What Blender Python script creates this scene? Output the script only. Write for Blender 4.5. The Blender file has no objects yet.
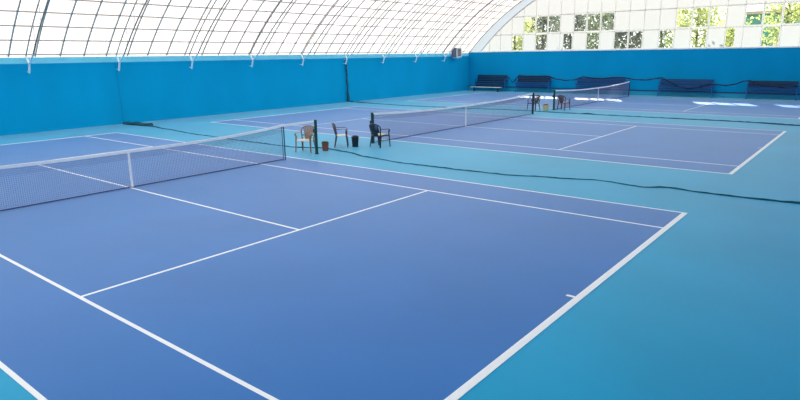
import bpy, bmesh, math, random
from mathutils import Vector, Matrix
R = math.radians
scn = bpy.context.scene
COL = scn.collection
random.seed(7)

# ---------------------------------------------------------------- camera
CAM = Vector((14.643, -7.272, 3.199))
FPX = 593.75
def cam_axes(a, b, c):
    fw = Vector((math.cos(b)*math.cos(a), math.cos(b)*math.sin(a), math.sin(b)))
    r = fw.cross(Vector((0, 0, 1))).normalized(); u = r.cross(fw)
    return math.cos(c)*r + math.sin(c)*u, -math.sin(c)*r + math.cos(c)*u, fw
AX = cam_axes(R(128.867), R(-13.692), R(-0.751))
cam_data = bpy.data.cameras.new('camera')
cam = bpy.data.objects.new('camera', cam_data); COL.objects.link(cam)
M = Matrix((AX[0], AX[1], -AX[2])).transposed().to_4x4(); M.translation = CAM
cam.matrix_world = M
cam_data.sensor_width = 36; cam_data.lens = FPX/800*36
cam_data.clip_start = 0.05; cam_data.clip_end = 500
scn.camera = cam

# ---------------------------------------------------------------- world, sun, exposure
SKY_DIM, SKY_BRIGHT = 0.66, 2.3            # away from the sun / around the sun
SUN_STRENGTH = 12.0
SUN_EL, SUN_AZ = R(33.6), R(115.0)       # direction towards the sun, azimuth from +X
w = bpy.data.worlds.new('overcast_sky'); scn.world = w; w.use_nodes = True
bg = w.node_tree.nodes['Background']
bg.inputs['Color'].default_value = (0.98, 0.99, 1.0, 1); wn = w.node_tree.nodes; wk = w.node_tree.links
wtc = wn.new('ShaderNodeTexCoord'); wdot = wn.new('ShaderNodeVectorMath'); wdot.operation = 'DOT_PRODUCT'
wdot.inputs[1].default_value = (math.cos(SUN_EL)*math.cos(SUN_AZ), math.cos(SUN_EL)*math.sin(SUN_AZ), math.sin(SUN_EL))
wmr = wn.new('ShaderNodeMapRange'); wmr.interpolation_type = 'SMOOTHSTEP'
wmr.inputs['From Min'].default_value = -0.55; wmr.inputs['From Max'].default_value = 0.95
wmr.inputs['To Min'].default_value = SKY_DIM; wmr.inputs['To Max'].default_value = SKY_BRIGHT
wk.new(wtc.outputs['Generated'], wdot.inputs[0]); wk.new(wdot.outputs['Value'], wmr.inputs['Value']); wk.new(wmr.outputs[0], bg.inputs['Strength'])
sd = bpy.data.lights.new('sun', 'SUN'); sd.energy = SUN_STRENGTH; sd.angle = R(0.8); sd.color = (1.0, 0.95, 0.86)
so = bpy.data.objects.new('sun', sd); COL.objects.link(so)
sdir = Vector((math.cos(SUN_EL)*math.cos(SUN_AZ), math.cos(SUN_EL)*math.sin(SUN_AZ), math.sin(SUN_EL)))
so.rotation_euler = sdir.to_track_quat('Z', 'Y').to_euler(); so.location = (0, 60, 40)
scn.view_settings.view_transform = 'Standard'; scn.view_settings.look = 'None'
scn.view_settings.gamma = 1; scn.view_settings.use_curve_mapping = False
scn.view_settings.exposure = 0.15

# ---------------------------------------------------------------- materials
def srgb(r, g, b):
    f = lambda v: ((v/255+0.055)/1.055)**2.4 if v > 10 else v/255/12.92
    return (f(r), f(g), f(b), 1)
def mat(name, col, rough=0.6, metal=0.0, spec=0.5, vary=0.0, scale=4.0, col2=None, bump=0.0, bscale=None, stretch=None):
    m = bpy.data.materials.new(name); m.use_nodes = True
    nt = m.node_tree; p = nt.nodes['Principled BSDF']
    p.inputs['Base Color'].default_value = col
    p.inputs['Roughness'].default_value = rough; p.inputs['Metallic'].default_value = metal
    p.inputs['Specular IOR Level'].default_value = spec
    if vary or bump or col2:
        tc = nt.nodes.new('ShaderNodeTexCoord'); mp = nt.nodes.new('ShaderNodeMapping')
        if stretch: mp.inputs['Scale'].default_value = stretch
        nt.links.new(tc.outputs['Object'], mp.inputs['Vector'])
    if vary or col2:
        n = nt.nodes.new('ShaderNodeTexNoise'); n.inputs['Scale'].default_value = scale; n.inputs['Detail'].default_value = 5
        nt.links.new(mp.outputs[0], n.inputs['Vector'])
        r = nt.nodes.new('ShaderNodeValToRGB')
        a = col if col2 else tuple(c*(1-vary) for c in col[:3])+(1,)
        b = col2 if col2 else tuple(min(1, c*(1+vary)) for c in col[:3])+(1,)
        r.color_ramp.elements[0].position = 0.33; r.color_ramp.elements[1].position = 0.67
        r.color_ramp.elements[0].color = a; r.color_ramp.elements[1].color = b
        nt.links.new(n.outputs['Fac'], r.inputs['Fac']); nt.links.new(r.outputs['Color'], p.inputs['Base Color'])
    if bump:
        n2 = nt.nodes.new('ShaderNodeTexNoise'); n2.inputs['Scale'].default_value = bscale or 60
        nt.links.new(mp.outputs[0], n2.inputs['Vector'])
        bp = nt.nodes.new('ShaderNodeBump'); bp.inputs['Strength'].default_value = bump; bp.inputs['Distance'].default_value = 0.01
        nt.links.new(n2.outputs['Fac'], bp.inputs['Height']); nt.links.new(bp.outputs['Normal'], p.inputs['Normal'])
    return m
def translucent(name, col, dcol=None, fac=0.75):
    m = bpy.data.materials.new(name); m.use_nodes = True; nt = m.node_tree
    nt.nodes.clear()
    o = nt.nodes.new('ShaderNodeOutputMaterial'); mx = nt.nodes.new('ShaderNodeMixShader')
    t = nt.nodes.new('ShaderNodeBsdfTranslucent'); d = nt.nodes.new('ShaderNodeBsdfDiffuse')
    t.inputs['Color'].default_value = col; d.inputs['Color'].default_value = dcol or col
    mx.inputs[0].default_value = fac
    nt.links.new(d.outputs[0], mx.inputs[1]); nt.links.new(t.outputs[0], mx.inputs[2]); nt.links.new(mx.outputs[0], o.inputs[0])
    # faint dirt clouding of the sheet
    tc = nt.nodes.new('ShaderNodeTexCoord'); n = nt.nodes.new('ShaderNodeTexNoise'); n.inputs['Scale'].default_value = 0.6
    r = nt.nodes.new('ShaderNodeValToRGB')
    r.color_ramp.elements[0].color = tuple(c*0.93 for c in col[:3])+(1,); r.color_ramp.elements[1].color = col
    nt.links.new(tc.outputs['Object'], n.inputs['Vector']); nt.links.new(n.outputs['Fac'], r.inputs['Fac']); nt.links.new(r.outputs['Color'], t.inputs['Color'])
    return m
def clear_glass(name):
    m = bpy.data.materials.new(name); m.use_nodes = True; nt = m.node_tree
    nt.nodes.clear()
    o = nt.nodes.new('ShaderNodeOutputMaterial'); mx = nt.nodes.new('ShaderNodeMixShader')
    t = nt.nodes.new('ShaderNodeBsdfTransparent'); g = nt.nodes.new('ShaderNodeBsdfGlossy')
    t.inputs['Color'].default_value = (0.95, 0.98, 0.97, 1); g.inputs['Roughness'].default_value = 0.05
    mx.inputs[0].default_value = 0.07
    nt.links.new(t.outputs[0], mx.inputs[1]); nt.links.new(g.outputs[0], mx.inputs[2]); nt.links.new(mx.outputs[0], o.inputs[0])
    return m

m_teal = mat('teal_acrylic_floor', srgb(0, 161, 206), 0.42, spec=0.08, vary=0.07, scale=0.35, bump=0.05, bscale=90)
m_blue = mat('violet_blue_acrylic', srgb(46, 117, 191), 0.42, spec=0.12, vary=0.05, scale=0.45, bump=0.05, bscale=90)
for m_ in (m_teal, m_blue):      # sheen added to imitate the pale floor glare at grazing angles
    p_ = m_.node_tree.nodes['Principled BSDF']; p_.inputs['Sheen Weight'].default_value = 0.42; p_.inputs['Sheen Roughness'].default_value = 0.35
m_line = mat('white_court_paint', srgb(252, 253, 254), 0.5)
p_ = m_line.node_tree.nodes['Principled BSDF']; p_.inputs['Sheen Weight'].default_value = 0.4; p_.inputs['Sheen Roughness'].default_value = 0.35  # same added glare sheen on the court lines
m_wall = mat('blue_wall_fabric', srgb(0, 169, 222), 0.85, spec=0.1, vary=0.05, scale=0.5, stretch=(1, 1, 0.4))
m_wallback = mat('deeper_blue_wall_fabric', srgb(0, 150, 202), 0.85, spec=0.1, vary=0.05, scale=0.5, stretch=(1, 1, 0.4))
m_strip = mat('roof_lit_wall_border', srgb(120, 222, 255), 0.6, spec=0.3, vary=0.06, scale=1.2)  # paler blue paints in the roof light caught by the tilted strip
m_plinth = mat('teal_plinth', srgb(0, 160, 196), 0.5)
m_seam = mat('dark_blue_seam', srgb(0, 140, 196), 0.7)
m_rail = mat('navy_rail', srgb(0, 50, 110), 0.5)
m_roof = translucent('white_roof_sheet', (0.42, 0.42, 0.425, 1), (0.95, 0.9, 0.9, 1), fac=0.78)
m_panel = translucent('opal_panel', (0.25, 0.252, 0.252, 1), (0.85, 0.85, 0.85, 1), fac=0.78)
m_valance = translucent('grey_valance_sheet', (0.21, 0.225, 0.24, 1), (0.75, 0.78, 0.8, 1), fac=0.7)
m_glass = clear_glass('clear_pane')
m_frame = translucent('white_plastic_frame', (0.72, 0.70, 0.67, 1), (0.97, 0.96, 0.94, 1), fac=0.7)
m_bar = mat('grey_steel_bar', srgb(222, 200, 182), 0.5, metal=0.2)
m_barthin = mat('pale_steel_bar', srgb(226, 214, 204), 0.5, metal=0.1)
m_chord = mat('grey_green_truss_steel', srgb(176, 158, 140), 0.5, metal=0.2)
m_white = mat('white_painted_frame', srgb(238, 240, 240), 0.5)
m_foot = mat('pale_blue_bracket', srgb(240, 252, 255), 0.5)
m_green = mat('dark_green_post', srgb(6, 72, 62), 0.35)
m_black = mat('black_post', srgb(18, 36, 48), 0.4)
m_tape = mat('white_net_tape', srgb(255, 255, 255), 0.7)
m_cord = mat('net_cord', srgb(120, 122, 160), 0.7)
m_cordband = mat('net_bottom_cord', srgb(50, 60, 116), 0.7)
m_rope = mat('dark_divider_netting', srgb(24, 92, 108), 0.85, vary=0.3, scale=14)
m_garl = mat('navy_cable', srgb(0, 34, 70), 0.7)
m_bench = mat('navy_bench_slat', srgb(0, 66, 124), 0.55, vary=0.1, scale=3)
m_benchd = mat('dark_bench_back', srgb(2, 42, 78), 0.55, vary=0.15, scale=3)
m_benchend = mat('blue_bench_end', srgb(24, 106, 170), 0.5)
m_leaf = None

# ---------------------------------------------------------------- helpers
def tag(o, label=None, cat=None, group=None, kind=None):
    if label: o['label'] = label
    if cat: o['category'] = cat
    if group: o['group'] = group
    if kind: o['kind'] = kind
    return o
def empty(name, loc, rz=0.0):
    o = bpy.data.objects.new(name, None); COL.objects.link(o); o.location = loc; o.rotation_euler = (0, 0, rz)
    o.empty_display_size = 0.1
    return o
class MB:
    def __init__(s): s.v = []; s.f = []
    def add(s, vs, fs):
        b = len(s.v); s.v += [tuple(v) for v in vs]; s.f += [tuple(b+i for i in f) for f in fs]
    def box(s, x0, x1, y0, y1, z0, z1):
        s.add([(x0, y0, z0), (x1, y0, z0), (x1, y1, z0), (x0, y1, z0), (x0, y0, z1), (x1, y0, z1), (x1, y1, z1), (x0, y1, z1)],
              [(0, 3, 2, 1), (4, 5, 6, 7), (0, 1, 5, 4), (1, 2, 6, 5), (2, 3, 7, 6), (3, 0, 4, 7)])
    def tube(s, pts, r, n=8, cap=True):
        pts = [Vector(p) for p in pts]; rs = r if isinstance(r, (list, tuple)) else [r]*len(pts)
        b = len(s.v); prev = None
        for i, p in enumerate(pts):
            d = (pts[min(i+1, len(pts)-1)]-pts[max(i-1, 0)]).normalized()
            if prev is None:
                up = Vector((0, 0, 1)) if abs(d.z) < 0.95 else Vector((1, 0, 0))
                a = d.cross(up).normalized()
            else:
                a = (prev - d*prev.dot(d)).normalized()
            prev = a; c = d.cross(a)
            for k in range(n):
                t = 2*math.pi*k/n + math.pi/n
                s.v.append(tuple(p + (a*math.cos(t)+c*math.sin(t))*rs[i]))
        for i in range(len(pts)-1):
            for k in range(n):
                q = b+i*n; s.f.append((q+k, q+(k+1) % n, q+n+(k+1) % n, q+n+k))
        if cap:
            s.f.append(tuple(b+k for k in range(n))[::-1]); s.f.append(tuple(b+(len(pts)-1)*n+k for k in range(n)))
    def lathe(s, prof, n=24, c=(0, 0, 0)):
        b = len(s.v)
        for (r, z) in prof:
            for k in range(n):
                t = 2*math.pi*k/n; s.v.append((c[0]+r*math.cos(t), c[1]+r*math.sin(t), c[2]+z))
        for i in range(len(prof)-1):
            for k in range(n):
                q = b+i*n; s.f.append((q+k, q+(k+1) % n, q+n+(k+1) % n, q+n+k))
        s.f.append(tuple(b+k for k in range(n))[::-1]); s.f.append(tuple(b+(len(prof)-1)*n+k for k in range(n)))
    def build(s, name, m, parent=None, smooth=False, bevel=0.0, fixn=True):
        me = bpy.data.meshes.new(name); me.from_pydata(s.v, [], s.f); me.update()
        if fixn:
            bm = bmesh.new(); bm.from_mesh(me); bmesh.ops.recalc_face_normals(bm, faces=bm.faces); bm.to_mesh(me); bm.free()
        me.materials.append(m)
        if smooth:
            for p in me.polygons: p.use_smooth = True
        o = bpy.data.objects.new(name, me); COL.objects.link(o)
        if parent: o.parent = parent
        if bevel:
            md = o.modifiers.new('bevel', 'BEVEL'); md.width = bevel; md.segments = 2; md.limit_method = 'ANGLE'
        return o
def struct(o): o['kind'] = 'structure'; return o
def copy_tree(o, parent=None):
    c = o.copy(); COL.objects.link(c)
    if parent: c.parent = parent
    for ch in [x for x in bpy.data.objects if x.parent == o]: copy_tree(ch, c)
    return c

# ---------------------------------------------------------------- the hall
XW = 15.3            # side walls
YB, YG, YF = 40.15, 42.1, -13.0   # back wall, gable glazing, front wall
ZC, RO = -10.12, 20.4              # barrel roof: arc centre height and radius
ZT = 3.40
def arc_z(x, r=RO): return ZC + math.sqrt(r*r-x*x)
def arc_pt(deg, r=RO): return (-r*math.cos(R(deg)), ZC+r*math.sin(R(deg)))
A0 = math.degrees(math.atan2(ZT-ZC, XW))

f = MB(); f.box(-XW-0.4, XW+0.4, YF-0.3, YG+0.1, -0.12, 0.0); struct(f.build('floor', m_teal))
# left wall: fabric sheet plus tilted border strip along its top, roof light painted in
f = MB(); f.box(-XW-0.30, -XW, YF, YB+0.15, 0.0, 3.04); wl = struct(f.build('wall_left', m_wall))
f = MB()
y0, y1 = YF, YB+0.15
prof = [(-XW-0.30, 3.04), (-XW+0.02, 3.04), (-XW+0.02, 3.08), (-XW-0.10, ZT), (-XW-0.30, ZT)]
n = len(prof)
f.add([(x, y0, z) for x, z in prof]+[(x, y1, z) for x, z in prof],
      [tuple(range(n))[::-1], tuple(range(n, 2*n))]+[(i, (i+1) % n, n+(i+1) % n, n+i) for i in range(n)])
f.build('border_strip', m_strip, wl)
f = MB(); f.tube([(-XW+0.012, 7.55, 0.0), (-XW+0.012, 7.5, 3.04)], 0.009, 6); f.build('seam', m_seam, wl)
# right wall and front wall behind the camera
f = MB(); f.box(XW, XW+0.30, YF, YB+0.15, 0.0, ZT); struct(f.build('wall_right', m_wall))
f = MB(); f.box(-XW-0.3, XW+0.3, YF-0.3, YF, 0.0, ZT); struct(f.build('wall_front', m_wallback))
# back wall with a plinth and a dark rail at its foot
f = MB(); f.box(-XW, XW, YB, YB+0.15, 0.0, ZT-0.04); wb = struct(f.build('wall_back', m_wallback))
f = MB(); f.box(-XW, XW, YB-0.03, YB+0.20, ZT-0.04, ZT+0.04); f.build('ledge', m_white, wb)
f = MB(); f.box(-XW+0.002, XW-0.002, YB-0.05, YB-0.001, 0.0, 0.33); struct(f.build('baseboard_back', m_plinth))
f = MB(); f.box(-XW+0.002, XW-0.002, YB-0.09, YB-0.001, 0.332, 0.40); struct(f.build('trim_1', m_rail))

# roof skin
f = MB(); NA = 64; ys = [YF, YB]
angs = [A0-0.38+(180-2*A0+0.76)*i/NA for i in range(NA+1)]
for y in ys:
    for a in angs:
        x, z = arc_pt(a); f.v.append((x, y, z))
for i in range(NA): f.f.append((i, i+1, NA+2+i, NA+1+i))
ceil = struct(f.build('ceiling', m_roof, smooth=True, fixn=False))
f = MB()
for y in (YB, YG):
    for a in angs:
        x, z = arc_pt(a); f.v.append((x, y, z))
for i in range(NA): f.f.append((i, i+1, NA+2+i, NA+1+i))
f.build('end_bay_sheet', m_valance, ceil, smooth=True, fixn=False)
# purlins run the length of the hall, ribs follow the arc
pur = [41.75+2.27*k for k in range(0, 43)]
for a in pur:
    if a > 180-41: break
    x, z = arc_pt(a, RO-0.03)
    f = MB(); f.tube([(x, YF, z), (x, YB, z)], 0.044, 4)
    f.build('purlin', m_bar, ceil)
arc_list = [A0+(180-2*A0)*i/40 for i in range(41)]
k = 0
while True:
    y = 2.81-1.065*5+1.065*k
    if y > YB-0.3: break
    f = MB(); f.tube([(arc_pt(a, RO-0.045)[0], y, arc_pt(a, RO-0.045)[1]) for a in arc_list], 0.042, 4)
    f.build('rib', m_bar, ceil); k += 1
for y, rr in ((YB, 0.05), (YG-0.06, 0.05)):
    f = MB(); f.tube([(arc_pt(a, RO-0.05)[0], y, arc_pt(a, RO-0.05)[1]) for a in arc_list], rr, 6)
    f.build('gable_arch_tube', m_bar, ceil, smooth=True)

# trusses: outer chord, inner chord, lattice, feet
RI = RO-0.66
def make_truss(y, label):
    t = empty('roof_truss', (-XW+0.3, y, 2.7)); tag(t, label, 'roof truss', 'arched trusses along the vault')
    ox, oy, oz = t.location
    def P(a, r, dy=0):
        x, z = arc_pt(a, r); return (x-ox, dy, z-oz)
    aa = [A0+0.2+(180-2*A0-0.4)*i/56 for i in range(57)]
    f = MB(); f.tube([P(a, RO-0.09) for a in aa], 0.032, 6); f.build('outer_chord', m_bar, t, smooth=True)
    f = MB(); f.tube([P(a, RI) for a in aa if P(a, RI)[2]+oz > 3.30], 0.033, 6); f.build('inner_chord', m_chord, t, smooth=True)
    f = MB()
    for i in range(len(aa)-1):
        if i < 1 or i > len(aa)-3: continue
        f.tube([P(aa[i], RO-0.1 if i % 2 else RI), P(aa[i+1], RI if i % 2 else RO-0.1)], 0.015, 4, cap=False)
    f.build('lattice', m_barthin, t)
    for s in (-1, 1):
        f = MB()
        def Q(x, z): return (s*x-ox, 0, z-oz)
        xo, zo = arc_pt(A0+0.2, RO-0.09); ai = [a for a in aa if arc_pt(a, RI)[1] > 3.30][0]; xi, zi = arc_pt(ai, RI)
        knee = (XW-0.36, 3.02)
        f.tube([Q(-xo-0.0, zo), Q(*knee)], 0.040, 6); f.tube([Q(-xi, zi), Q(*knee)], 0.044, 6)
        f.tube([Q(*knee), Q(XW-0.22, 2.64)], 0.044, 6)
        f.tube([Q(XW-0.24, 2.70), Q(XW+0.01, 2.70)], 0.016, 6)
        f.build('foot_bracket', m_foot, t)
    return t
ordn = ['first', 'second', 'third', 'fourth', 'fifth', 'sixth', 'seventh', 'eighth', 'ninth']
for k in range(9):
    y = 3.48+4.05*k
    if k == 0: lab = 'arched steel roof truss at the far left edge, nearest to the camera'
    elif k == 8: lab = 'arched steel roof truss beside the wall heater, farthest from the camera'
    else: lab = 'arched steel roof truss, %s from the left end of the blue wall' % ordn[k]
    if k == 0: t0 = make_truss(y, lab)
    else:
        t = copy_tree(t0); t.location.y = y; t['label'] = lab

# gable glazing: a grid of opal and clear panels under the arch
g = empty('window_1', (0, YG, ZT)); g['kind'] = 'structure'
PITCH, X0 = 1.145, -15.45
cols = []
ncol = 27
for i in range(ncol): cols.append((X0+PITCH*i, X0+PITCH*(i+1)))
rows = [(3.44, 4.84), (4.90, 6.34), (6.40, 7.84)]
def col_of(x): return int((x-X0)/PITCH)
clear0 = [col_of(x) for x in (-11.4, -9.1, -2.25, -1.1, 1.15, 3.35, 7.87, 10.3)]
half0 = {col_of(-6.7): 0.0, col_of(-4.5): 0.0, col_of(5.45): 0.0}
clear0 += list(half0)
clear1 = [col_of(x) for x in (-10.3, -9.1, -8.0, -5.6, -4.5, -3.4, 2.25, 3.35, 4.45, 6.7, 7.8, 9.0, 10.2)]
def arcpoly(x0, x1, z0, z1):
    xs = [x0+(x1-x0)*i/6 for i in range(7)]
    top = [(x, min(z1, arc_z(x)-0.03 if abs(x) < RO else -9)) for x in xs]
    top = [(x, z) for x, z in top if z > z0+0.02]
    return top
def panel(name, m, x0, x1, z0, z1, dy=0.0, th=0.02):
    top = arcpoly(x0, x1, z0, z1)
    if len(top) < 2: return None
    poly = [(top[0][0], z0)]+top+[(top[-1][0], z0)]
    n = len(poly); f = MB()
    if m is m_glass or m is m_panel:
        f.add([(x, dy, z-ZT) for x, z in poly], [tuple(range(n))])
    return f.build(name, m, g, fixn=False)
for ci, (a, b) in enumerate(cols):
    for ri, (z0, z1) in enumerate(rows):
        cl = (ri == 0 and ci in clear0) or (ri == 1 and ci in clear1)
        a2, b2 = a+0.012, b-0.012
        if not cl:
            panel('opal_panel', m_panel, a2, b2, z0-0.02, z1+0.02); continue
        pa, pb = a2+0.065, b2-0.065
        if ri == 0 and ci == col_of(-6.7): pa = a2+0.30
        if ri == 0 and ci == col_of(5.45): pb = a2+0.62
        panel('clear_pane', m_glass, pa, pb, z0+0.07, z1-0.06)
        # opal surround of the clear pane
        f = MB()
        for (xa, xb, za, zb) in ((a2, pa, z0, z1), (pb, b2, z0, z1), (pa, pb, z0, z0+0.07), (pa, pb, z1-0.06, z1)):
            f.add([(xa, 0, za-ZT), (xb, 0, za-ZT), (xb, 0, zb-ZT), (xa, 0, zb-ZT)], [(0, 1, 2, 3)])
        f.build('opal_surround', m_panel, g, fixn=False)
f = MB()
top = arcpoly(-15.0, 15.0, 7.90, 99)
xs = [-15+30*i/80 for i in range(81)]
pl = [(x, arc_z(x)-0.03) for x in xs if arc_z(x)-0.03 > 7.90]
f.add([(pl[0][0], 0, 7.90-ZT)]+[(x, 0, z-ZT) for x, z in pl]+[(pl[-1][0], 0, 7.90-ZT)], [tuple(range(len(pl)+2))])
f.build('upper_sheet', m_panel, g, fixn=False)
f = MB()
for z in (3.41, 4.87, 6.37, 7.87):
    hw = math.sqrt(max(0, RO*RO-(z-ZC)**2))-0.05
    f.box(-hw, hw, -0.035, 0.012, z-0.035-ZT, z+0.035-ZT)
for i in range(ncol+1):
    x = X0+PITCH*i
    if abs(x) > 15.2: continue
    zt = arc_z(x)-0.05
    if zt > 3.5: f.box(x-0.022, x+0.020, -0.03, 0.01, 0, zt-ZT)
f.build('window_frame', m_frame, g)

# ---------------------------------------------------------------- courts
HL, HW, HS, SV = 11.885, 5.485, 4.115, 6.385
def make_court(cx, cy, label):
    t = empty('tennis_court', (cx, cy, 0)); tag(t, label, 'tennis court', 'tennis courts side by side in the hall')
    f = MB(); f.box(-HL+0.02, HL-0.02, -HW+0.02, HW-0.02, 0.0005, 0.004); f.build('playing_surface', m_blue, t)
    def ln(name, x0, x1, y0, y1, z=0.007):
        f = MB(); f.box(x0, x1, y0, y1, 0.001, z); f.build(name, m_line, t)
    for s in (-1, 1):
        ln('baseline', *sorted((s*HL, s*(HL-0.10))), -HW, HW, 0.0072)
        ln('doubles_sideline', -HL+0.09, HL-0.09, *sorted((s*HW, s*(HW-0.055))), 0.0068)
        ln('singles_sideline', -HL+0.09, HL-0.09, *sorted((s*HS, s*(HS-0.055))), 0.0066)
        ln('service_line', *sorted((s*SV, s*(SV-0.055))), -HS+0.05, HS-0.05, 0.0064)
        ln('center_mark', *sorted((s*(HL-0.09), s*(HL-0.22))), -0.028, 0.028, 0.0062)
    ln('center_service_line', -SV+0.05, SV-0.05, -0.075, -0.02, 0.006)
    return t
C2, C3 = (-0.07, 15.845), (-0.15, 32.28)
make_court(0, 0, 'nearest violet-blue tennis court, filling the foreground')
make_court(*C2, 'middle violet-blue tennis court, beyond the first row of plastic chairs')
make_court(*C3, 'farthest violet-blue tennis court, in front of the wall benches')

# ---------------------------------------------------------------- nets and posts
ZP, ZM = 1.115, 0.948
def ztop(y, ye):
    return ZM+(ZP-ZM)*min(1.0, abs(y)/ye)**(3.0 if ye < 6 else 2.2)
def make_net(cx, cy, ya, yb, ye, label):
    t = empty('tennis_net', (cx, cy, 0)); tag(t, label, 'tennis net', 'nets across the courts')
    f = MB(); r = 0.0026; st = 0.045
    n = int((yb-ya)/st)
    for i in range(n+1):
        y = ya+st*i; z1 = ztop(y, ye)-0.02
        f.tube([(0, y, 0.03), (0, y, z1)], r*1.2, 4, cap=False)
    for i in range(n):            # double netting under the tape
        y = ya+st*(i+0.5); z1 = ztop(y, ye)-0.02
        f.tube([(0.006, y, z1-0.20), (0.006, y, z1)], r*1.2, 4, cap=False)
    m_ = 44
    for j in range(22):
        fr = j/22.0
        pts = []
        for i in range(m_+1):
            y = ya+(yb-ya)*i/m_; pts.append((0, y, 0.03+(ztop(y, ye)-0.03)*fr))
        f.tube(pts, r*1.2, 4, cap=False)
    f.build('netting', m_cord, t)
    f = MB(); pts = []
    ys = [ya+(yb-ya)*i/40 for i in range(41)]
    if ya > -5.5: ys = [-6.36]+ys
    if yb < 5.5: ys = ys+[6.36]
    for sgn in (0,):
        vs = []
        for y in ys:
            z = ztop(y, ye); vs += [(-0.012, y, z-0.055), (0.012, y, z-0.055), (0.014, y, z+0.015), (-0.014, y, z+0.015)]
        fs = []
        for i in range(len(ys)-1):
            for q in range(4): fs.append((i*4+q, i*4+(q+1) % 4, i*4+4+(q+1) % 4, i*4+4+q))
        fs += [(0, 3, 2, 1), tuple((len(ys)-1)*4+q for q in range(4))]
        f.add(vs, fs)
    f.build('tape', m_tape, t)
    f = MB(); f.box(-0.016, 0.016, -0.028, 0.028, 0.02, ZM-0.04); f.build('center_strap', m_tape, t)
    f = MB(); f.box(-0.010, 0.010, ya, yb, 0.012, 0.034); f.build('bottom_cord', m_cordband, t)
    for y in (ya, yb):
        f = MB(); f.tube([(0, y, 0.02), (0, y, ztop(y, ye)-0.01)], 0.012, 6); f.build('side_cord', m_cordband, t)
    return t
make_net(0, 0, -5.05, 5.00, 5.05, 'nearest tennis net, crossing the left foreground under white tape')
make_net(C2[0], C2[1], -6.36, 6.62, 6.5, 'middle tennis net, strung between the two pairs of chairs')
make_net(C3[0], C3[1], -6.74, 6.12, 6.5, 'farthest tennis net, in front of the wall benches')
def make_post(x, y, m, label, r=0.05, h=1.15, extras=True):
    t = empty('net_post', (x, y, 0)); tag(t, label, 'net post', 'net posts beside the courts')
    f = MB(); f.lathe([(r, 0.0), (r, h-0.02), (r*0.8, h)], 16); f.build('post', m, t, smooth=False)
    f = MB(); f.lathe([(r*1.5, 0.0), (r*1.5, 0.012), (r*1.1, 0.02)], 16); f.build('floor_collar', m_black, t)
    if extras:
        f = MB(); f.box(-0.04-r, -r+0.01, -0.035, 0.035, 0.70, 0.84); f.tube([(-r-0.03, 0.03, 0.77), (-r-0.03, 0.07, 0.77), (-r-0.03, 0.07, 0.68)], 0.008, 6)
        f.build('winder', m_black, t)
    return t
make_post(0, 6.45, m_green, 'dark green net post beside the beige plastic chair')
make_post(C2[0], C2[1]-6.45, m_green, 'dark green net post behind the dark plastic chair with cream cushion')
make_post(C2[0], C2[1]+6.73, m_black, 'dark net post at the far end of the middle net', 0.055)
make_post(C3[0], C3[1]-6.86, m_green, 'dark green net post beside the far reddish chair', 0.055)
make_post(C3[0], C3[1]+6.20, m_black, 'thin dark net post in front of the wall benches', 0.03, 1.12, False)
t = empty('singles_stick', (0.04, 5.04, 0)); tag(t, 'thin grey stick propping up the nearest net at its right end', 'net stick')
f = MB(); f.tube([(0, 0, 0), (0, 0, ztop(5.05, 5.05)+0.02)], 0.02, 8); f.build('rod', mat('slate_stick', srgb(60, 74, 100), 0.5), t)
f = MB(); f.box(-0.022, 0.022, -0.024, 0.024, ZP-0.05, ZP+0.02); f.build('clip', m_tape, t)

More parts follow.
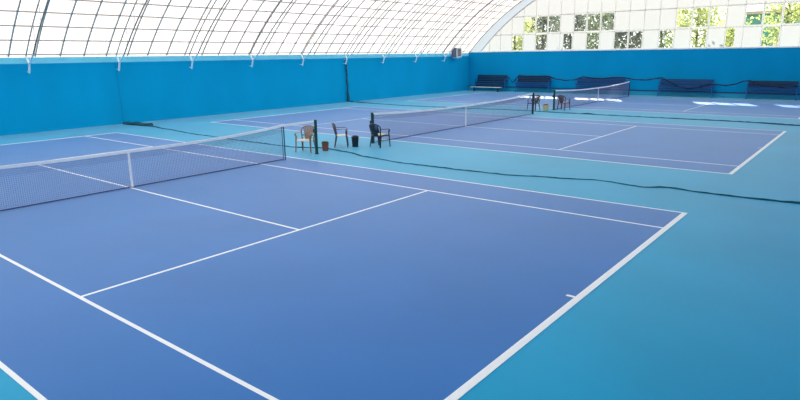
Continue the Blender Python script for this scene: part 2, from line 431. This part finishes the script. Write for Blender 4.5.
# ---------------------------------------------------------------- monobloc armchairs
def make_chair(x, y, rz, m, label, mseat=None, cushion=None):
    """faces +X locally"""
    t = empty('plastic_armchair', (x, y, 0), rz); tag(t, label, 'chair')
    ms = mseat or m
    # seat: dished slab
    f = MB(); nx, ny = 8, 8; vs = []; 
    for top in (1, 0):
        for i in range(nx+1):
            for j in range(ny+1):
                u = i/nx; v = j/ny*2-1
                xx = -0.21+0.44*u; wv = 0.225+0.03*u
                z = 0.415+0.018*u - 0.02*(1-v*v)*math.sin(math.pi*min(1, u*1.1)) - (0.035 if u > 0.99 else 0)
                vs.append((xx, v*wv, z-(0 if top else 0.022)))
    def id_(k, i, j): return k*(nx+1)*(ny+1)+i*(ny+1)+j
    fs = []
    for i in range(nx):
        for j in range(ny):
            fs.append((id_(0, i, j), id_(0, i+1, j), id_(0, i+1, j+1), id_(0, i, j+1)))
            fs.append((id_(1, i, j), id_(1, i, j+1), id_(1, i+1, j+1), id_(1, i+1, j)))
    for i in range(nx):
        for j in (0, ny): fs.append((id_(0, i, j), id_(0, i+1, j), id_(1, i+1, j), id_(1, i, j)))
    for j in range(ny):
        for i in (0, nx): fs.append((id_(0, i, j), id_(0, i, j+1), id_(1, i, j+1), id_(1, i, j)))
    f.add(vs, fs); f.build('seat', ms, t, smooth=False)
    # backrest: rounded fan of slats inside a rim, wrapped around the sitter
    f = MB()
    def B(u, h):       # u in -1..1 across, h height fraction
        wv = 0.225+0.055*h
        return Vector((-0.20-0.12*h+0.07*u*u*(0.6+0.4*h), u*wv, 0.40+0.45*h))
    rim = []
    for i in range(21):
        a = math.pi*i/20
        u = -math.cos(a); h = 0.62+0.38*math.sin(a)**0.75
        rim.append(B(u*1.0, h))
    rim = [B(-0.92, 0.0), B(-0.97, 0.3)]+rim+[B(0.97, 0.3), B(0.92, 0.0)]
    f.tube(rim, 0.022, 6)
    for k in range(7):
        u = -0.72+0.24*k; ht = 0.62+0.38*math.sqrt(max(0, 1-u*u))**0.75
        for h0, h1 in ((0.02, ht-0.02),):
            p = []; nn = 6; wd = 0.021
            for i in range(nn+1):
                h = h0+(h1-h0)*i/nn; c = B(u*(0.55+0.45*h), h)
                p += [c+Vector((0.006, -wd, 0)), c+Vector((0.006, wd, 0)), c+Vector((-0.006, wd, 0)), c+Vector((-0.006, -wd, 0))]
            fs = []
            for i in range(nn):
                for q in range(4): fs.append((i*4+q, i*4+(q+1) % 4, i*4+4+(q+1) % 4, i*4+4+q))
            f.add(p, fs)
    hb = []
    for i in range(9): hb.append(B(-0.95+1.9*i/8, 0.32))
    f.tube(hb, 0.02, 6)
    f.build('backrest', m, t)
    for s in (-1, 1):
        f = MB()
        path = [(-0.22, s*0.255, 0.66), (-0.12, s*0.285, 0.665), (0.02, s*0.295, 0.66), (0.14, s*0.290, 0.655), (0.20, s*0.285, 0.63), (0.225, s*0.28, 0.56)]
        vs = []; 
        for i, p in enumerate(path):
            q0 = Vector(path[max(0, i-1)]); q1 = Vector(path[min(len(path)-1, i+1)]); d = (q1-q0).normalized()
            nrm = Vector((-d.z, 0, d.x)); w2 = 0.028
            P_ = Vector(p)
            vs += [P_+Vector((0, -w2, 0))+nrm*0.01, P_+Vector((0, w2, 0))+nrm*0.01, P_+Vector((0, w2, 0))-nrm*0.01, P_+Vector((0, -w2, 0))-nrm*0.01]
        fs = [(0, 3, 2, 1), tuple((len(path)-1)*4+q for q in range(4))]
        for i in range(len(path)-1):
            for q in range(4): fs.append((i*4+q, i*4+(q+1) % 4, i*4+4+(q+1) % 4, i*4+4+q))
        f.add(vs, fs); f.build('armrest', m, t)
        # front leg carries on up to the armrest; angle-section legs
        for fx, ftx, top in ((0.215, 0.255, 0.575), (-0.19, -0.255, 0.43)):
            f = MB()
            for (ax, ay, bx, by) in ((0, 0, 0.06, 0.014), (0, 0, 0.014, 0.06)):
                sg = -1 if fx > 0 else 1
                def c(zf, xx, w_): return xx
                tx, ty = fx, s*0.285 if fx > 0 else s*0.235
                bx_, by_ = ftx, s*0.295 if fx > 0 else s*0.27
                k1, k0 = 1.0, 0.62
                def quad(cx_, cy_, k, z):
                    x0, x1 = cx_, cx_+sg*bx*k; yy0, yy1 = cy_, cy_-s*by*k
                    return [(x0, yy0, z), (x1, yy0, z), (x1, yy1, z), (x0, yy1, z)]
                f.add(quad(bx_, by_, k0, 0.0)+quad(tx, ty, k1, top),
                      [(0, 3, 2, 1), (4, 5, 6, 7), (0, 1, 5, 4), (1, 2, 6, 5), (2, 3, 7, 6), (3, 0, 4, 7)])
            f.build('leg', m, t)
    if cushion:
        f = MB(); f.box(-0.17, 0.20, -0.19, 0.19, 0.43, 0.465); o = f.build('seat_pad', cushion, t, bevel=0.012); o['label'] = 'cream seat pad'
    return t
m_beige = mat('beige_plastic', srgb(150, 124, 104), 0.3, spec=0.6)
m_brown = mat('brown_plastic', srgb(98, 72, 78), 0.3, spec=0.6)
m_dark = mat('dark_plastic', srgb(44, 46, 62), 0.3, spec=0.6)
m_red = mat('reddish_brown_plastic', srgb(98, 66, 76), 0.3, spec=0.6)
m_seat = mat('seat_plastic_highlight', srgb(226, 218, 212), 0.3, spec=0.6)  # glossy roof highlight painted into the seat colour
m_cream = mat('cream_pad', srgb(226, 220, 184), 0.8)
make_chair(-0.70, 6.62, R(-68), m_beige, 'beige plastic armchair facing the nearest court beside a green post', mseat=m_seat)
make_chair(-0.48, 8.14, R(42), m_brown, 'brown plastic armchair seen from the side, between the terracotta and black buckets', mseat=m_seat)
make_chair(0.74, 8.86, R(86), m_dark, 'dark plastic armchair with cream pad, seen from behind at a green post', cushion=m_cream)
make_chair(-0.98, 24.55, R(-100), m_dark, 'dark plastic armchair half hidden behind the far post of the middle net')
make_chair(0.30, 25.72, R(80), m_red, 'reddish brown plastic armchair at the near post of the farthest net', cushion=m_cream)

# ---------------------------------------------------------------- pails
def make_bucket(x, y, r, h, m, label, mcont, cname='contents'):
    t = empty('bucket', (x, y, 0)); tag(t, label, 'bucket')
    f = MB(); f.lathe([(r*0.78, 0.0), (r*0.80, 0.006), (r, h), (r*0.95, h), (r*0.76, 0.03), (r*0.1, 0.03)], 20); f.build('body', m, t, smooth=False)
    f = MB(); 
    f.tube([(r*1.02*math.cos(2*math.pi*i/20), r*1.02*math.sin(2*math.pi*i/20), h-0.01) for i in range(21)], 0.010, 6, cap=False); f.build('rim', m, t)
    f = MB(); f.tube([(0.0+0.3*r*math.sin(math.pi*i/12), -r*1.02*math.cos(math.pi*i/12), h-0.02-0.5*r*math.sin(math.pi*i/12)*0.3) for i in range(13)], 0.005, 6); f.build('handle', m_black, t)
    rnd = random.Random(int(x*100)+5)
    f = MB()
    for k in range(9):
        a = rnd.random()*6.28; q = rnd.random()*r*0.6; rr = r*0.3
        cx, cy, cz = q*math.cos(a), q*math.sin(a), h-0.02+rnd.random()*0.03
        prof = [(rr*math.sin(math.pi*i/6)+0.0005, -rr*math.cos(math.pi*i/6)) for i in range(7)]
        f.lathe(prof, 8, (cx, cy, cz))
    f.build(cname, mcont, t, smooth=True)
    return t
make_bucket(-0.27, 7.12, 0.125, 0.29, mat('terracotta_pail', srgb(146, 84, 66), 0.6), 'terracotta brown bucket with green filling, right of the green post', mat('green_filling', srgb(60, 82, 48), 0.8, vary=0.3, scale=20))
make_bucket(-0.02, 8.38, 0.135, 0.37, mat('black_pail', srgb(24, 34, 44), 0.4), 'black bucket standing between the brown and the dark chair', mat('black_filling', srgb(30, 40, 52), 0.7))
make_bucket(-0.48, 25.05, 0.19, 0.30, mat('cream_pail', srgb(226, 202, 150), 0.5), 'cream bucket with reddish brown filling between the two far posts', mat('rust_filling', srgb(140, 66, 50), 0.8))

# ---------------------------------------------------------------- divider nets lying gathered on the floor
def floor_rope(pts, r0, label, extra=None, seed=1):
    rnd = random.Random(seed)
    t = empty('divider_net', (pts[0][0], pts[0][1], 0)); tag(t, label, 'divider net', 'gathered divider nets between courts')
    ox, oy = pts[0][0], pts[0][1]
    P_ = []; Rr = []
    for i in range(len(pts)-1):
        (xa, ya, ra), (xb, yb, rb) = pts[i], pts[i+1]
        L = math.hypot(xb-xa, yb-ya); n_ = max(2, int(L/0.16))
        for k in range(n_):
            u = k/n_; s_ = u*u*(3-2*u)
            r = 0.65*(ra+(rb-ra)*u)*(0.75+0.5*rnd.random())
            P_.append((xa+(xb-xa)*u-ox, ya+(yb-ya)*s_-oy+rnd.uniform(-1, 1)*0.015, r*0.8)); Rr.append(r)
    f = MB(); f.tube(P_, Rr, 7); f.build('gathered_netting', m_rope, t, smooth=True)
    if extra: extra(t, ox, oy)
    return t
def clump(t, ox, oy):
    rnd = random.Random(4); f = MB()
    for k in range(5):
        pts = []; y = 7.5+rnd.uniform(-0.15, 0.15)
        for i in range(14):
            pts.append((-15.0+2.0*i/13-ox+rnd.uniform(-.05, .05), y-oy+0.16*math.sin(i*1.1+k*2)+0.02*i, 0.045+0.02*rnd.random()+0.01*k))
        f.tube(pts, [0.018+0.03*rnd.random() for _ in pts], 6)
    f.build('loose_folds', m_rope, t, smooth=True)
D1 = [(-15.0, 7.35, 0.03), (-12.6, 7.65, 0.05), (-11.4, 7.45, 0.03), (-7.885, 7.12, 0.022), (-4.3, 6.98, 0.028), (-1.97, 6.98, 0.025), (-0.6, 7.45, 0.03), (0.5, 7.3, 0.03),
      (1.9, 6.9, 0.03), (3.4, 6.70, 0.024), (5.2, 6.75, 0.024), (6.82, 6.86, 0.022), (8.2, 7.25, 0.022), (9.25, 7.60, 0.018), (10.4, 7.42, 0.02), (10.9, 7.72, 0.03), (11.6, 7.60, 0.024), (12.4, 7.60, 0.03), (13.6, 7.66, 0.045), (14.6, 7.6, 0.055), (15.0, 7.6, 0.05)]
floor_rope(D1, 0.03, 'dark gathered divider net lying between the nearest and middle courts', clump, 2)
def hang(t, ox, oy):
    f = MB(); rnd = random.Random(9)
    pts = []; rs = []
    for i in range(24):
        z = 2.95-2.90*i/23; pts.append((-XW+0.13+0.012*math.sin(i)-ox, 23.85+0.05*i/23*3-oy, z)); rs.append(0.05+0.03*rnd.random()+(0.03 if i > 19 else 0))
    f.tube(pts, rs, 8); o = f.build('hanging_bundle', m_rope, t, smooth=True)
    f = MB(); f.tube([(-XW+0.0-ox, 23.85-oy, 2.97), (-XW+0.2-ox, 23.85-oy, 2.97)], 0.02, 6); f.build('wall_hook', m_foot, t)
D2 = [(-15.1, 24.05, 0.06), (-12.5, 23.7, 0.03), (-9.7, 23.4, 0.03), (-6, 23.6, 0.03), (-2, 24.1, 0.03), (2.05, 23.93, 0.035), (2.5, 24.0, 0.07), (3.0, 23.95, 0.03), (7.08, 24.0, 0.035), (9.67, 24.06, 0.04), (12.04, 23.7, 0.05), (15.0, 23.8, 0.06)]
floor_rope(D2, 0.03, 'dark divider net hanging on the blue wall and lying before the farthest court', hang, 3)

# ---------------------------------------------------------------- benches along the back wall
def make_bench(x0, x1, z0, z1, label, mb, ms):
    t = empty('wall_bench', ((x0+x1)/2, 39.72, 0)); tag(t, label, 'bench', 'slatted benches along the back wall')
    h = (x1-x0)/2
    f = MB()
    for k in range(4):
        z = z0+0.42+(z1-z0-0.42)*(k+0.5)/4; dz = (z1-z0-0.42)/4*0.43
        f.box(-h+0.05, h-0.05, 0.16+0.02*k, 0.19+0.02*k, z-dz, z+dz)
    f.build('backrest', mb, t)
    f = MB()
    for k in range(4): f.box(-h+0.05, h-0.05, -0.25+0.105*k, -0.25+0.105*k+0.085, z0+0.36, z0+0.39)
    f.box(-h+0.05, h-0.05, -0.27, -0.25, z0+0.28, z0+0.39)
    f.build('seat', ms, t)
    f = MB()
    for k in range(2): f.box(-h+0.05, h-0.05, -0.20, -0.17, z0+0.02+0.12*k, z0+0.09+0.12*k)
    f.build('lower_rail', ms, t)
    for s in (-1, 1):
        f = MB()
        xa, xb = sorted((s*h, s*(h-0.05)))
        f.box(xa, xb, -0.24, -0.19, 0.0, z0+0.37); f.box(xa, xb, 0.16, 0.21, 0.0, z0+0.45)
        f.box(xa, xb, -0.26, 0.22, z0+0.31, z0+0.36); f.box(xa, xb, 0.18, 0.25, z0+0.40, z1-0.02)
        f.box(xa, xb, -0.24, 0.2, z0+0.58, z0+0.62); f.box(xa, xb, -0.24, -0.2, z0+0.31, z0+0.6)
        f.build('end_frame', m_benchend, t)
    return t
make_bench(-14.20, -11.15, 0.42, 1.40, 'darkest slatted bench, in the left corner above a pale plank', m_benchd, m_benchd)
make_bench(-10.15, -7.05, 0.42, 1.38, 'dark blue slatted bench, second from the left corner', m_benchd, m_bench)
make_bench(-4.78, -0.88, 0.40, 1.26, 'long blue slatted bench behind the farthest tennis net', m_bench, m_bench)
make_bench(1.60, 5.25, 0.40, 1.26, 'blue slatted bench with a cable looping low across its front', m_bench, m_bench)
make_bench(7.35, 10.30, 0.40, 1.22, 'slatted bench at the right edge of the picture', m_benchd, m_bench)
t = empty('low_plank_bench', (-12.85, 39.15, 0)); tag(t, 'pale low plank on short feet under the darkest corner bench', 'plank')
f = MB(); f.box(-1.55, 1.55, -0.14, 0.14, 0.34, 0.39); f.build('board', m_white, t)
for s in (-1, 1):
    f = MB(); f.box(s*1.2-0.03, s*1.2+0.03, -0.12, 0.12, 0.0, 0.34); f.build('leg', m_bench, t)
# cable draped from bench to bench
def at_y(u, v, Y):
    d = AX[0]*((u-400)/FPX)-AX[1]*((v-200)/FPX)+AX[2]; k_ = (Y-CAM.y)/d.y; return CAM+d*k_
CP = [(506, 75.5), (509, 78), (513, 82.5), (516, 79), (519, 75.5), (526, 76), (535, 76), (548, 76), (556, 79), (566, 80.5), (576, 79.5), (583, 76.5), (592, 78), (602, 78.5), (612, 77.5), (624, 77.5), (634, 79.5), (646, 80),
      (656, 78.5), (662, 77.5), (668, 81), (677, 86), (688, 88.5), (698, 87), (708, 84), (716, 84.5), (726, 85.5), (736, 84), (744, 81), (750, 80.5), (757, 83.5), (768, 86), (780, 87), (792, 86.5), (800, 86)]
cab = [at_y(u, v, 39.40) for u, v in CP]
o_ = cab[0].copy()
t = empty('draped_net_cable', o_); tag(t, 'long navy cable of rolled netting draped in loops over the wall benches', 'cable')
pp = []
for i in range(len(cab)-1):
    for k in range(4): pp.append(cab[i].lerp(cab[i+1], k/4)-o_)
f = MB(); rnd = random.Random(3); f.tube(pp, [0.035+0.02*rnd.random() for _ in pp], 7); f.build('rolled_netting', m_garl, t, smooth=True)

# ---------------------------------------------------------------- heater on the left wall
t = empty('wall_heater', (-XW, 37.6, 2.87)); tag(t, 'white box heater with brown grille, high on the left wall in the far corner', 'heater')
f = MB(); f.box(0.12, 0.62, -0.40, 0.42, 0.08, 0.92); f.build('body', m_white, t, bevel=0.02)
f = MB(); f.box(0.10, 0.60, -0.43, -0.402, 0.12, 0.90); f.build('side_panel', mat('slate_side', srgb(96, 104, 130), 0.5), t)
f = MB()
for k in range(7): f.box(0.622, 0.64, -0.25, 0.30, 0.20+0.09*k, 0.26+0.09*k)
f.build('grille', mat('brown_grille', srgb(110, 78, 74), 0.5), t)
f = MB(); f.box(0.005, 0.5, -0.2, 0.2, 0.0, 0.07); f.box(0.005, 0.12, -0.2, 0.2, 0.0, 0.6); f.build('bracket', m_foot, t)

# ---------------------------------------------------------------- outside: ground, trees, building
f = MB(); f.box(-60, 60, YG+0.15, 120, -0.4, -0.14)
tag(f.build('outdoor_ground', mat('rough_grass', srgb(110, 118, 84), 0.9, vary=0.25, scale=0.6)), kind='structure')
def leafmat(name, c1, c2):
    m = bpy.data.materials.new(name); m.use_nodes = True; nt = m.node_tree; nt.nodes.clear()
    o = nt.nodes.new('ShaderNodeOutputMaterial'); mx = nt.nodes.new('ShaderNodeMixShader')
    t_ = nt.nodes.new('ShaderNodeBsdfTranslucent'); d = nt.nodes.new('ShaderNodeBsdfDiffuse')
    tc = nt.nodes.new('ShaderNodeTexCoord'); n = nt.nodes.new('ShaderNodeTexNoise'); n.inputs['Scale'].default_value = 1.6
    r = nt.nodes.new('ShaderNodeValToRGB'); r.color_ramp.elements[0].position = 0.4; r.color_ramp.elements[1].position = 0.6
    r.color_ramp.elements[0].color = c1; r.color_ramp.elements[1].color = c2
    nt.links.new(tc.outputs['Object'], n.inputs['Vector']); nt.links.new(n.outputs['Fac'], r.inputs['Fac'])
    nt.links.new(r.outputs['Color'], t_.inputs['Color']); nt.links.new(r.outputs['Color'], d.inputs['Color'])
    mx.inputs[0].default_value = 0.5
    nt.links.new(d.outputs[0], mx.inputs[1]); nt.links.new(t_.outputs[0], mx.inputs[2]); nt.links.new(mx.outputs[0], o.inputs[0])
    return m
LM = {'dark': leafmat('dark_leaves', srgb(98, 108, 98), srgb(142, 148, 128)),
      'green': leafmat('green_leaves', srgb(96, 124, 90), srgb(160, 172, 120)),
      'yellow': leafmat('yellow_green_leaves', srgb(168, 182, 110), srgb(222, 224, 150))}
m_bark = mat('bark', srgb(92, 82, 74), 0.9, vary=0.25, scale=6)
def make_tree(x, y, h, r, kind, n, label, seed):
    rnd = random.Random(seed)
    t = empty('tree', (x, y, -0.14)); tag(t, label, 'tree', 'trees outside the gable')
    f = MB(); f.tube([(0, 0, 0), (0.1, 0.05, h*0.3), (-0.05, 0, h*0.6), (0.05, 0.1, h*0.9)], [0.17, 0.13, 0.09, 0.03], 8); f.build('trunk', m_bark, t, smooth=True)
    f = MB(); tips = []
    for k in range(16):
        z0 = h*(0.22+0.6*k/16); a = k*2.4; L = r*(0.9-0.4*abs(k/16-0.4))
        p1 = (L*0.5*math.cos(a), L*0.5*math.sin(a), z0+0.25*L); p2 = (L*math.cos(a+.2), L*math.sin(a+.2), z0+0.55*L)
        f.tube([(0, 0, z0), p1, p2], [0.05, 0.035, 0.015], 5); tips += [p1, p2, ((p1[0]+p2[0])/2, (p1[1]+p2[1])/2, (p1[2]+p2[2])/2+0.3)]
    f.build('branches', m_bark, t)
    f = MB(); tips.append((0, 0, h*0.92)); tips.append((0.1, 0, h*0.75))
    for k in range(n):
        c = Vector(rnd.choice(tips)); c += Vector((rnd.gauss(0, 1), rnd.gauss(0, 1), rnd.gauss(0, 0.85)))*r*0.22
        if math.hypot(c.x, c.y) > r*1.3: continue
        if c.z < h*0.08: continue
        s = rnd.uniform(0.10, 0.20); a = Vector((rnd.gauss(0, 1), rnd.gauss(0, 1), rnd.gauss(0, 1))).normalized()
        b = a.orthogonal().normalized(); b = (Matrix.Rotation(rnd.random()*6.28, 3, a) @ b)
        cc = a.cross(b)
        f.add([c-b*s, c+cc*s*0.55, c+b*s, c-cc*s*0.55], [(0, 1, 2, 3)])
    f.build('foliage', LM[kind], t, fixn=False)
def behind(xp, Y): return CAM.x+(xp-CAM.x)*(Y-CAM.y)/(YG-CAM.y)
TR = [(-11.7, 50, 8.0, 2.05, 'yellow', 2400, 'yellow-green tree outside, behind the leftmost clear pane'),
      (-9.0, 57.5, 9.8, 2.5, 'dark', 4200, 'grey-green tree outside, behind the three upper left panes'),
      (-6.5, 50, 8.6, 2.05, 'dark', 3000, 'dark tree outside, in front of the gap between the two upper left groups of panes'),
      (-4.0, 57.5, 10.0, 2.5, 'green', 4200, 'dense green tree outside, behind the second upper group of panes'),
      (-1.7, 50, 8.6, 2.05, 'dark', 3400, 'dark tree outside, behind the pair of adjoining lower panes'),
      (0.8, 57.5, 9.4, 2.4, 'green', 2600, 'loose green tree outside, behind the middle of the gable'),
      (3.3, 50, 8.8, 2.05, 'yellow', 2600, 'leafy yellow-green tree outside, behind the third upper group of panes'),
      (5.6, 57.5, 6.6, 1.9, 'yellow', 1300, 'thin low yellow-green tree outside, before the turquoise building'),
      (8.9, 50, 8.6, 2.0, 'yellow', 1700, 'pale yellow-green tree outside, right of the turquoise building'),
      (11.4, 57.5, 9.0, 2.4, 'yellow', 2400, 'yellow-green tree outside, behind the rightmost clear pane')]
TR = [(behind(a[0], a[1]),)+a[1:] for a in TR]
for i, a in enumerate(TR): make_tree(*a, 20+i)
t = empty('turquoise_building', (3.9, 66, -0.14)); tag(t, 'turquoise building outside, seen through the right panes', 'building')
f = MB(); f.box(-3.2, 3.0, 0, 8, 0, 7.0); f.build('wall', mat('turquoise_render', srgb(96, 184, 180), 0.7, vary=0.1, scale=1.5), t)
f = MB(); f.box(-3.5, 3.3, -0.3, 8.3, 7.0, 7.3); f.build('roof', m_bar, t)
for k in range(3):
    f = MB(); f.box(-2.6+1.9*k, -1.7+1.9*k, -0.04, -0.003, 3.4, 5.0); f.build('window', m_white, t)
